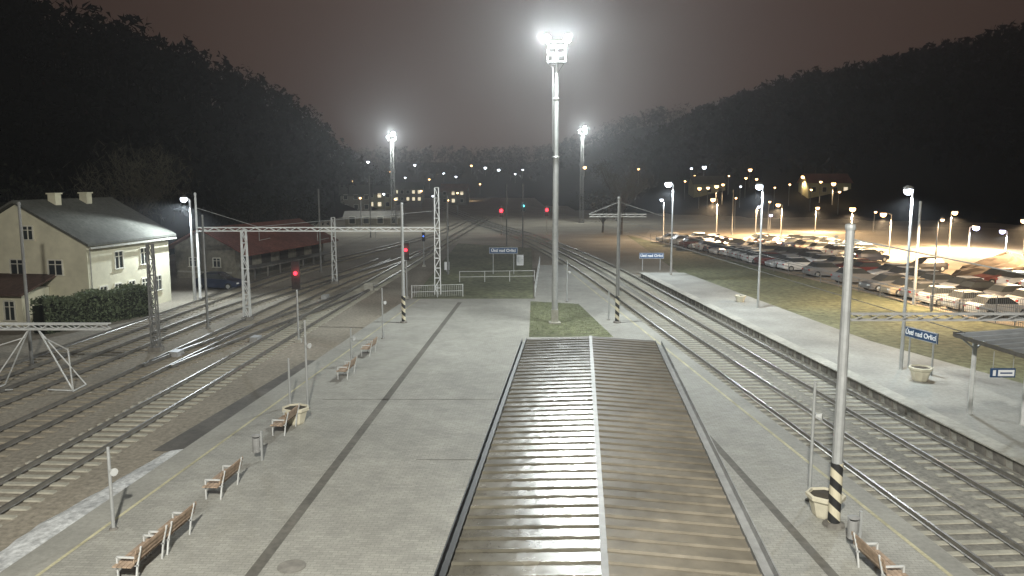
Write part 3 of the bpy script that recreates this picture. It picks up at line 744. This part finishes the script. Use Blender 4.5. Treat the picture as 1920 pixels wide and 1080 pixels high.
# cabinet
b=P(975,497,-.1); t=thing('equipment_cabinet','white equipment cabinet right of the blue station name board','cabinet',b)
mb=MB(); mb.box((0,0,.55),(.75,.5,1.1)); mb.build('body',m_signw,t); mb=MB(); mb.box((0,0,1.12),(.82,.57,.05)); mb.build('lid',m_steel,t); mb=MB(); mb.box((0,-.26,.55),(.62,.02,.9)); d_=mb.build('door',m_white,t); mb=MB(); mb.box((.22,-.28,.6),(.03,.02,.14)); mb.build('handle',m_black,d_)
b=P(692,546,GZ); t=thing('equipment_cabinet','low pale relay box between the left tracks','cabinet',b)
mb=MB(); mb.box((0,0,.3),(.8,.45,.6)); mb.build('body',m_conc,t); mb=MB(); mb.frus((0,0,.6),(.88,.52),(.6,.4),.12); mb.build('lid',m_conc,t)
b=P(838,515,GZ); t=thing('equipment_cabinet','small white box beside the tallest lattice mast','cabinet',b)
mb=MB(); mb.box((0,0,.9),(.5,.35,.8)); mb.build('body',m_signw,t); mb=MB(); mb.tube((0,0,-.1),(0,0,.5),.06); mb.build('post',m_steel,t)
# point machines beside the left tracks
for (px,py,lb) in ((332,668,'small point machine box between the second and third left track'),(610,560,'small point machine box near the black red-lit signal'),(480,640,'small point machine box between tracks below the white lattice mast')):
    b=P(px,py,GZ); t=thing('point_machine',lb,'point machine',b,-.05,'point machines of the left tracks')
    mb=MB(); mb.frus((0,0,0),(.5,.85),(.42,.75),.28); mb.build('housing',m_midst,t)
    mb=MB(); mb.box((0,0,.3),(.46,.8,.04)); mb.build('lid',m_steel,t)
    mb=MB(); mb.tube((.2,.1,.12),(1.0,.1,.1),.025); mb.build('rod',m_greyst,t)

# far platform canopy and display
c0=P(1788,628,3.3); t=thing('platform_canopy','grey flat canopy on white columns over the side platform','canopy',(c0.x,c0.y,.06),math.atan(.078))
mb=MB(); vs=[]; W=6.4; LL=16
n=46
for i in range(n+1):
    z=3.3+(.05 if i%2 else 0); vs+= [(0,-LL*i/n,z),(W*.5,-LL*i/n,z+.2),(W,-LL*i/n,z)]
mb.add(vs,[(3*i+k,3*i+3+k,3*i+4+k,3*i+1+k) for i in range(n) for k in (0,1)]); mb.build('roof_panel',m_shelter,t)
mb=MB(); mb.box((.02,-LL/2,3.24),(.05,LL,.14)); mb.box((W/2,.03,3.27),(W,.05,.16)); mb.build('fascia',m_dark,t)
for (px,py) in ((1818,776),(1917,797)):
    q=P(px,py,.06); lx=q.x-c0.x; ly=q.y-c0.y; a=-math.atan(.078); 
    mb=MB(); X=lx*math.cos(a)-ly*math.sin(a); Y=lx*math.sin(a)+ly*math.cos(a)
    mb.tube((X,Y,0),(X,Y,3.2),.09,.09,10); mb.bar((X,Y,2.6),(X+.7,Y,3.15),.06); mb.bar((X,Y,2.6),(X-.7,Y,3.15),.06); mb.build('column',m_white,t)
b=AT(1880,699,27.2); t=thing('hanging_sign','small blue and white direction sign under the side canopy','sign',(b.x,b.y,b.z))
mb=MB(); mb.box((0,0,0),(.85,.06,.32)); bd=mb.build('board',m_blue,t)
mb=MB(); mb.box((.1,-.036,0),(.56,.012,.22)); mb.build('white_field',m_signw,bd)
mb=MB(); mb.box((-.31,-.036,.0),(.1,.012,.2)); mb.build('white_mark',m_signw,bd)
mb=MB(); mb.box((.1,-.045,0),(.42,.008,.05)); mb.build('line',m_blue,bd)
for s in (-1,1):
    mb=MB(); mb.tube((s*.35,0,.16),(s*.35,0,3.3-b.z),.012); mb.build('hanger',m_steel,t)

# ---------------------------------------------------------------- house
C0=Vector((-28.8,54,GZ)); av=Vector((1.25,8,0)).normalized(); bv=Vector((-av.y,av.x,0))
def hp(s,tt,z): return av*s+bv*tt+Vector((0,0,z-GZ))
LH=9.6;WD=10.0;ez=4.95;rzz=7.6
h=thing('cream_house','two storey cream house with grey gable roof behind the hedge','house',C0)
mb=MB()
pts=[hp(0,0,GZ-.3),hp(0,WD,GZ-.3),hp(0,WD,ez),hp(0,WD/2,rzz),hp(0,0,ez),hp(LH,0,GZ-.3),hp(LH,WD,GZ-.3),hp(LH,WD,ez),hp(LH,WD/2,rzz),hp(LH,0,ez)]
mb.add(pts,[(0,4,3,2,1),(5,6,7,8,9),(0,5,9,4),(1,2,7,6)]); mb.build('wall',m_cream,h)
mb=MB(); ov=.45; sl=(rzz-ez)/(WD/2)
for s in (0,1):
    t0=-.45 if s==0 else WD+.45; zz=ez-.45*sl+.05
    q=[hp(-ov,t0,zz),hp(LH+ov,t0,zz),hp(LH+ov,WD/2,rzz+.06),hp(-ov,WD/2,rzz+.06)]; q2=[x+Vector((0,0,.16)) for x in q]
    mb.add(q+q2,[(0,1,2,3),(7,6,5,4),(0,4,5,1),(1,5,6,2),(3,2,6,7),(0,3,7,4)])
rf=mb.build('roof',m_tile,h)
for s in (3.0,6.3):
    mb=MB(); c=hp(s,WD/2-.5,rzz+.2); mb.box(c,(.6,.6,.8),-.15); mb.box(c+Vector((0,0,.42)),(.75,.75,.1),-.15); mb.build('chimney',m_cream,rf)
mb=MB(); a=hp(-.3,-.5,ez-.33); b2=hp(LH+.3,-.5,ez-.33); mb.bar(a,b2,.13); mb.build('gutter',m_conc,h)
mb=MB(); mb.tube(hp(.15,-.12,GZ),hp(.15,-.12,ez-.4),.05); mb.build('downpipe',m_conc,h)
def win(fn,uv,nv,w,hh,frame=m_frame,pane=m_glass,parent=h,mull=True):
    f=MB(); c=fn; up=Vector((0,0,1)); n=nv*.04
    f.bar(c+n-uv*w/2-up*hh/2,c+n-uv*w/2+up*hh/2,.09); f.bar(c+n+uv*w/2-up*hh/2,c+n+uv*w/2+up*hh/2,.09)
    f.bar(c+n-uv*w/2+up*hh/2,c+n+uv*w/2+up*hh/2,.09); f.bar(c+nv*.07-uv*(w/2+.1)-up*hh/2,c+nv*.07+uv*(w/2+.1)-up*hh/2,.14,.07)
    if mull: f.bar(c+n-up*hh/2,c+n+up*hh/2,.06); f.bar(c+n-uv*w/2+up*hh*.2,c+n+uv*w/2+up*hh*.2,.05)
    fo=f.build('window',frame,parent)
    p=MB(); q=c+nv*.02; p.poly([q-uv*w/2-up*hh/2,q+uv*w/2-up*hh/2,q+uv*w/2+up*hh/2,q-uv*w/2+up*hh/2]); p.build('pane',pane,fo)
for s in (3.3,6.3): win(hp(s,0,3.5),av,-bv,.95,1.25)
for s in (1.4,3.0,4.6,6.2,7.9): win(hp(s,0,1.25),av,-bv,.8,1.15)
for tt in (2.4,5.3,8.4): win(hp(0,tt,3.25),-bv,-av,1.1,1.05)
win(hp(0,4.3,5.6),-bv,-av,.8,.95)
# porch annexe
mb=MB()
mb.add([hp(-2.6,3,GZ-.2),hp(-2.6,13,GZ-.2),hp(0,13,GZ-.2),hp(0,3,GZ-.2),hp(-2.6,3,1.7),hp(-2.6,13,1.7),hp(0,13,1.95),hp(0,3,1.95)],[(0,4,5,1),(1,5,6,2),(3,7,4,0),(4,7,6,5)]); mb.build('annexe_wall',m_cream,h)
q=[hp(-3.3,2.4,1.72),hp(-3.3,13.5,1.72),hp(-.02,13.5,2.65),hp(-.02,2.4,2.65)]; q2=[x+Vector((0,0,.14)) for x in q]
mb=MB(); mb.add(q+q2,[(3,2,1,0),(4,5,6,7),(0,1,5,4),(1,2,6,5),(3,0,4,7)]); mb.build('annexe_roof',m_annex,h)
for tt in (3.9,5.3,6.7): win(hp(-2.6,tt,.65),-bv,-av,.8,1.3)
# hedge
mb=MB(); A=Vector((-29.6,49.3,GZ)); B=Vector((-26.3,57,GZ)); dd=(B-A); nn=Vector((-dd.y,dd.x,0)).normalized()
for _ in range(9000):
    s=R(); w=U(-.7,.7); z=U(0,2.1)
    k=random.choice((0,1,2))
    if k==0: w=U(.5,.75)*random.choice((-1,1))
    elif k==1: z=U(1.8,2.15)+.18*math.sin(s*17)
    q=A+dd*s+nn*w+Vector((0,0,z)); e=U(.06,.14)
    mb.add([q+Vector((U(-1,1),U(-1,1),U(-1,1)))*e for _ in range(4)],[(0,1,2,3)])
hd=thing('hedge','clipped dark green hedge in front of the cream house','hedge',A)
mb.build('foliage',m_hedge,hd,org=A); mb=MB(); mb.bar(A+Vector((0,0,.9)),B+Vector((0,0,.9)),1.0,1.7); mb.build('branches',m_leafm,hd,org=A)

# ---------------------------------------------------------------- freight shed
S0=P(443,524,GZ); sa=Vector((.22,.975,0)).normalized(); sb=Vector((-sa.y,sa.x,0))
def shp(s,t,z): return sa*s+sb*t+Vector((0,0,z-GZ))
f=thing('freight_shed','low freight shed with red tiled roof and a loading dock','shed',S0)
SL=19;SW=6.6;se=2.75;sr=4.4
mb=MB(); mb.add([shp(0,0,GZ-.2),shp(0,SW,GZ-.2),shp(0,SW,se),shp(0,SW/2,sr),shp(0,0,se),shp(SL,0,GZ-.2),shp(SL,SW,GZ-.2),shp(SL,SW,se),shp(SL,SW/2,sr),shp(SL,0,se)],[(0,4,3,2,1),(5,6,7,8,9),(0,5,9,4),(1,2,7,6)]); mb.build('wall',m_shed,f)
mb=MB(); ss=(sr-se)/(SW/2)
for s in (0,1):
    t0=-1.7 if s==0 else SW+.8; zz=se-(1.7 if s==0 else .8)*ss+.04
    q=[shp(-.8,t0,zz),shp(SL+.6,t0,zz),shp(SL+.6,SW/2,sr+.04),shp(-.8,SW/2,sr+.04)]; q2=[x+Vector((0,0,.14)) for x in q]
    mb.add(q+q2,[(0,1,2,3),(7,6,5,4),(0,4,5,1),(1,5,6,2),(3,2,6,7),(0,3,7,4)])
mb.build('roof',m_redtile,f)
mb=MB(); vs=[shp(.5,-.02,.55),shp(SL,-.02,.55),shp(SL,-1.7,.55),shp(.5,-1.7,.55)]; v2=[x+Vector((0,0,.14)) for x in vs]; mb.add(vs+v2,[(0,1,2,3),(7,6,5,4),(0,4,5,1),(1,5,6,2),(2,6,7,3),(3,7,4,0)]); mb.build('loading_dock',m_concd,f)
for i in range(8):
    mb=MB(); mb.bar(shp(.8+i*2.5,-1.55,GZ),shp(.8+i*2.5,-1.55,.55),.16); mb.build('dock_post',m_concd,f)
for i in range(5):
    mb=MB(); q=shp(2+i*3.7,-.03,1.55); mb.bar(q-sa*.9,q+sa*.9,.06,1.7); mb.build('door',m_bark,f)
for tt in (2.0,4.6): win(shp(0,tt,1.2),-sb,-sa,.8,.9,m_frame,m_glass,f)
mb=MB(); mb.bar(shp(-.1,.4,.25),shp(-.1,SW-.3,.25),.1,.15); mb.build('plinth',m_conc,f)

# ---------------------------------------------------------------- cars
def carproto(colr,cname,van=False):
    m=M('car_paint_'+cname,colr,.32,.1,.04,2,0,.04)
    t=thing('parked_car','x','car',(0,0,-50),0,'cars in the car park')
    hh=1.0
    secs=[(-2.12,.62,.38,.62),(-2.0,.78,.26,.74),(-1.2,.86,.2,.88),(-.6,.88,.2,.95*hh),(.9,.88,.2,.98*hh),(1.7,.85,.22,.98*hh),(2.05,.78,.28,.9*hh),(2.15,.66,.4,.72)]
    vs=[];fs=[]
    for y,w,z0,z1 in secs: vs+= [(-w,y,z0),(-w*1.0,y,(z0+z1)/2),(-w*.9,y,z1),(w*.9,y,z1),(w,y,(z0+z1)/2),(w,y,z0)]
    n=len(secs)
    for i in range(n-1):
        for k in range(6): fs.append((i*6+k,i*6+(k+1)%6,(i+1)*6+(k+1)%6,(i+1)*6+k))
    fs+= [tuple(range(5,-1,-1)),tuple((n-1)*6+k for k in range(6))]
    mb=MB(); mb.add(vs,fs)
    rt=1.46
    mb.add([(-.64,-.2,rt-.05),(.64,-.2,rt-.05),(.62,1.25,rt-.06),(-.62,1.25,rt-.06),(-.56,-.05,rt),(.56,-.05,rt),(.54,1.1,rt),(-.54,1.1,rt)],[(3,2,1,0),(4,5,6,7),(0,1,5,4),(1,2,6,5),(2,3,7,6),(3,0,4,7)])
    mb.build('body',m,t)
    mb=MB(); z=.93*hh
    mb.add([(-.78,-1.0,z),(.78,-1.0,z),(.77,1.75,z),(-.77,1.75,z),(-.62,-.25,rt-.05),(.62,-.25,rt-.05),(.6,1.2,rt-.06),(-.6,1.2,rt-.06)],[(0,1,5,4),(1,2,6,5),(2,3,7,6),(3,0,4,7)])
    mb.build('windows',m_carglass,t)
    for sx in (-1,1):
        for y in (-1.3,1.32):
            mb=MB(); mb.tube((sx*.70,y,.31),(sx*.9,y,.31),.31,.31,14); w=mb.build('wheel',m_tyre,t)
            mb=MB(); mb.tube((sx*.9,y,.31),(sx*.915,y,.31),.19,.17,10); mb.build('rim',m_steel,w)
        mb=MB(); mb.box((sx*.6,-2.09,.6),(.3,.08,.13)); mb.build('headlight',m_signw,t)
        mb=MB(); mb.box((sx*.62,2.12,.72),(.25,.06,.16)); mb.build('taillight',m_redpaint,t)
    return t
CCOL={'silver':(.52,.53,.53),'white':(.75,.75,.73),'black':(.03,.03,.032),'dark red':(.15,.03,.028),'navy':(.02,.03,.065),'grey':(.22,.22,.22),'beige':(.45,.39,.29)}
protos={k:carproto(v,k.replace(' ','_')) for k,v in CCOL.items()}
def car(cn,loc,rz,label,group='cars in the car park'):
    o=dup(protos[cn],loc,rz,label); o['group']=group; return o
car('navy',P(412,541,GZ),math.radians(80),'dark navy car parked beside the red roofed shed','cars by the shed')
rows=[(0,27,'front row'),(5.2,27,'second row'),(13,26,'third row'),(18.2,25,'fourth row'),(26.5,22,'fifth row'),(31.7,19,'back row')]
A0=Vector((34.6,56,0)); dv=(PB-PA).normalized(); nv=Vector((-dv.y,dv.x,0))
if nv.x<0: nv=-nv
names=['silver','silver','white','white','white','black','dark red','navy','grey','beige','silver','grey']
for off,n,rn in rows:
    cnt=0
    for i in range(n):
        if R()<.05: continue
        q=A0+nv*(off+U(-.3,.3))+dv*(i*2.62+U(-.12,.12)); cn=random.choice(names)
        a=math.atan2(nv.y,nv.x)+math.pi/2+(math.pi if R()<.4 else 0)+U(-.03,.03)
        if ((q.x-MC.x)/7.8)**2+((q.y-MC.y)/5.4)**2<1: continue
        u,v=PX((q.x,q.y,GZ))
        if u>1965 or (u>1640 and v<508): continue
        car(cn,(q.x,q.y,GZ+.035),a,f'{cn} car in {rn} of car park, {oc[cnt]} from the near right end'); cnt+=1
for k,p in protos.items():
    for ch in list(p.children):
        for g2 in list(ch.children): bpy.data.objects.remove(g2)
        bpy.data.objects.remove(ch)
    bpy.data.objects.remove(p)

# ---------------------------------------------------------------- trees
def tree(px,pyb,pyt,z0,w,label,mat,n=900,bare=False,grp=None):
    b=P(px,pyb,z0); h=ZT(b.y,pyt)-z0
    t=thing('bare_tree' if bare else 'dense_tree',label,'tree',b,0,grp)
    tr=MB(); tr.tube((0,0,-.3),(.1,0,h*.45),.22,.14,8); tips=[]
    for i in range(14):
        a=U(0,6.28); z=h*U(.25,.5); e=Vector((math.cos(a)*w*U(.4,.9),math.sin(a)*w*U(.4,.9),h*U(.55,.97))); tr.tube((.1*z/h,0,z),e,.08,.02,5); tips.append(e)
        for j in range(3):
            e2=e+Vector((U(-1,1),U(-1,1),U(.1,1)))*w*.35; tr.tube(Vector((.1*z/h,0,z)).lerp(e,.6),e2,.035,.01,4); tips.append(e2)
    tr.build('trunk',m_bark,t)
    cr=MB()
    for i in range(n):
        c=random.choice(tips)+Vector((random.gauss(0,1),random.gauss(0,1),random.gauss(0,.8)))*w*.2; s=U(.12,.4)
        if bare: 
            q=c+Vector((U(-1,1),U(-1,1),U(0,1.4)))*.7; cr.tube(c,q,.03,.008,3)
        else: cr.add([c+Vector((U(-1,1),U(-1,1),U(-1,1)))*s for _ in range(3)],[(0,1,2)])
    cr.build('crown',mat,t)
tree(245,520,305,GZ,4.5,'pale bare tree rising behind the roof of the cream house',m_leafp,1500,True)
tree(470,470,372,GZ,4,'dark rounded tree behind the red roofed shed',m_leafm,1200)
tree(560,460,385,GZ,4,'dark bushy tree left of the slim pole behind the gantry',m_leafm,1100)
tree(1165,440,322,GZ,4,'pale bare tree lit by the distant right floodlight',m_leafp,1500,True)
tree(1130,436,376,GZ,4,'low pale bush at the foot of the distant right floodlight mast',m_leafp,1200)
tree(20,520,350,GZ,5,'dark tree behind the left side of the cream house',m_leafm,1200)

# ---------------------------------------------------------------- town buildings
def house(q,w,dp,eh,rh,label,lit,wallm,roofm,rz=0,rows_=2,colm=3):
    t=thing('town_building',label,'building',q,rz,'buildings of the far town')
    mb=MB(); mb.add([(-w/2,0,-4),(w/2,0,-4),(w/2,dp,-4),(-w/2,dp,-4),(-w/2,0,eh),(w/2,0,eh),(w/2,dp,eh),(-w/2,dp,eh),(-w/2,dp/2,eh+rh),(w/2,dp/2,eh+rh)],[(0,1,5,4),(1,2,6,9,5),(2,3,7,6),(3,0,4,8,7)]); mb.build('wall',wallm,t)
    mb=MB(); o=.5
    mb.add([(-w/2-o,-o,eh-.2),(w/2+o,-o,eh-.2),(w/2+o,dp/2,eh+rh+.1),(-w/2-o,dp/2,eh+rh+.1),(-w/2-o,dp+o,eh-.2),(w/2+o,dp+o,eh-.2)],[(0,1,2,3),(3,2,5,4)]); mb.build('roof',roofm,t)
    for r in range(rows_):
        for c in range(colm):
            x=-w/2+w*(c+.5)/colm; zz=1.6+r*2.9
            mb=MB(); mb.box((x,-.05,zz),(1.3,.1,1.5)); wo=mb.build('window',m_frame,t)
            mb=MB(); mb.box((x,-.12,zz),(1.1,.05,1.3)); mb.build('pane',e_win if R()<lit else m_glass,wo)
house(P(712,392,GZ),8,8,5,2.6,'pale town house with lit windows left of the far mast',.5,m_olive,m_tile,0,2,3)
house(P(765,380,GZ),12,8,6,2.5,'long town building with a bright row of windows',.7,m_shed,m_tile,0,2,5)
house(P(668,398,GZ),9,8,5,3,'dim town house at the foot of the left hill',.15,m_shed,m_tile,.2)
house(P(850,384,GZ),10,8,5,3,'dark town house in the middle of the valley',.3,m_shed,m_redtile,-.1)
house(march(1555,366),12,8,3.6,2.4,'orange lit hillside house above the car park',.5,m_olive,m_redtile,0,1,4)
house(march(1330,366),10,8,3.6,2.4,'hillside house with glowing windows left of the orange lamps',.5,m_olive,m_tile,0,1,3)
house(P(700,428,GZ),11,9,2.2,1.0,'low depot building with a pale roof beyond the tracks',.1,m_shed,m_concd,.1,1,4)

# ---------------------------------------------------------------- overhead wires
def wire(pts,label):
    t=MB()
    for a,b in zip(pts[:-1],pts[1:]): t.tube(a,b,.014,.014,5)
    tag(t.build('overhead_wire',m_greyst),label,'wire','overhead contact wires')
wire([(bend(R1,d),d,5.1) for d in (21.3,51,95,130)],'contact wire above the right track next to the paved platform')
wire([(bend(R2,d),d,5.1) for d in (21.3,51,95,130)],'contact wire above the right track next to the side platform')
wire([(l1(d),d,4.3) for d in (bG.y,100,140)],'contact wire above the left track beyond the gantry')

# ---------------------------------------------------------------- lights
light((-1.5,-5,19),64000,(1,.98,.91),.5,math.radians(140),(-5,36,0),.3)      # floodlight mast that carries the camera
mz=zT
light((LM.x-.75,LM.y-1.0,mz),8500,(.93,1,1),.3)
light((LM.x+.75,LM.y-1.0,mz),8500,(.93,1,1),.3)
for b,h in (f1,f2):
    light((b.x+.2,b.y-2.4,h+.6),15000,(.93,1,1),.5)

# ---------------------------------------------------------------- sky dome
ms=bpy.data.materials.new('night_sky'); ms.use_nodes=True; n=ms.node_tree.nodes; l=ms.node_tree.links; n.clear()
tc=n.new('ShaderNodeTexCoord'); nm=n.new('ShaderNodeVectorMath'); nm.operation='NORMALIZE'; l.new(tc.outputs['Object'],nm.inputs[0])
def dotg(v,k,c):
    d=n.new('ShaderNodeVectorMath'); d.operation='DOT_PRODUCT'; d.inputs[1].default_value=Vector(v).normalized(); l.new(nm.outputs[0],d.inputs[0])
    a=n.new('ShaderNodeMath'); a.operation='SUBTRACT'; a.inputs[1].default_value=1; l.new(d.outputs['Value'],a.inputs[0])
    b=n.new('ShaderNodeMath'); b.operation='MULTIPLY'; b.inputs[1].default_value=k; l.new(a.outputs[0],b.inputs[0])
    e=n.new('ShaderNodeMath'); e.operation='EXPONENT'; l.new(b.outputs[0],e.inputs[0])
    s=n.new('ShaderNodeVectorMath'); s.operation='SCALE'; s.inputs[0].default_value=c; l.new(e.outputs[0],s.inputs['Scale']); return s.outputs[0]
base=n.new('ShaderNodeVectorMath'); base.operation='ADD'; base.inputs[0].default_value=(.030,.019,.0155)
l.new(dotg(ray(1050,60),7,(.042,.025,.019)),base.inputs[1])
ad=n.new('ShaderNodeVectorMath'); ad.operation='ADD'; l.new(base.outputs[0],ad.inputs[0]); l.new(dotg(ray(1035,190),60,(.022,.025,.0245)),ad.inputs[1])  # lamp-lit haze behind the mast, painted as a glow into the sky colour
nz=n.new('ShaderNodeTexNoise'); nz.inputs['Scale'].default_value=5; nz.inputs['Detail'].default_value=4; l.new(nm.outputs[0],nz.inputs['Vector'])
mr=n.new('ShaderNodeMapRange'); mr.inputs['To Min'].default_value=.82; mr.inputs['To Max'].default_value=1.18; l.new(nz.outputs['Fac'],mr.inputs['Value'])
sc2=n.new('ShaderNodeVectorMath'); sc2.operation='SCALE'; l.new(ad.outputs[0],sc2.inputs[0]); l.new(mr.outputs['Result'],sc2.inputs['Scale'])
em=n.new('ShaderNodeEmission'); l.new(sc2.outputs[0],em.inputs['Color']); em.inputs['Strength'].default_value=1.0
oo=n.new('ShaderNodeOutputMaterial'); l.new(em.outputs[0],oo.inputs['Surface'])
try: ms.cycles.emission_sampling='NONE'
except Exception: pass
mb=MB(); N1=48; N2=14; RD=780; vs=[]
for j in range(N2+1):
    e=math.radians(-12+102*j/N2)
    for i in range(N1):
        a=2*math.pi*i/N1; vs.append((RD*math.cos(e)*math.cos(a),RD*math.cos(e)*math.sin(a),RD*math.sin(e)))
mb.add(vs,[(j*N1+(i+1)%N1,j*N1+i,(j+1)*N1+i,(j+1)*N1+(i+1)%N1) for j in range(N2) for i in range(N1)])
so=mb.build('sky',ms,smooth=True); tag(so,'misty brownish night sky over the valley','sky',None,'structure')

# ---------------------------------------------------------------- world: misty night air
w=bpy.data.worlds.new('World'); sc.world=w; w.use_nodes=True
n=w.node_tree.nodes; l=w.node_tree.links; bg=n['Background']; bg.inputs['Color'].default_value=(0,0,0,1); bg.inputs['Strength'].default_value=0
vo=n.new('ShaderNodeVolumeScatter'); vo.inputs['Density'].default_value=.00075; vo.inputs['Anisotropy'].default_value=.78; vo.inputs['Color'].default_value=(.95,.97,1,1)
l.new(vo.outputs[0],n['World Output'].inputs['Volume'])

# ---------------------------------------------------------------- camera
cam=bpy.data.cameras.new('camera'); cam.sensor_width=36; cam.lens=36*F/1920; cam.clip_end=3000; cam.clip_start=.1
co=bpy.data.objects.new('camera',cam); col.objects.link(co); co.location=(0,0,H); co.rotation_euler=(math.pi/2-PIT,0,0)
sc.camera=co
sc.view_settings.view_transform='Standard'; sc.view_settings.look='None'; sc.view_settings.exposure=0
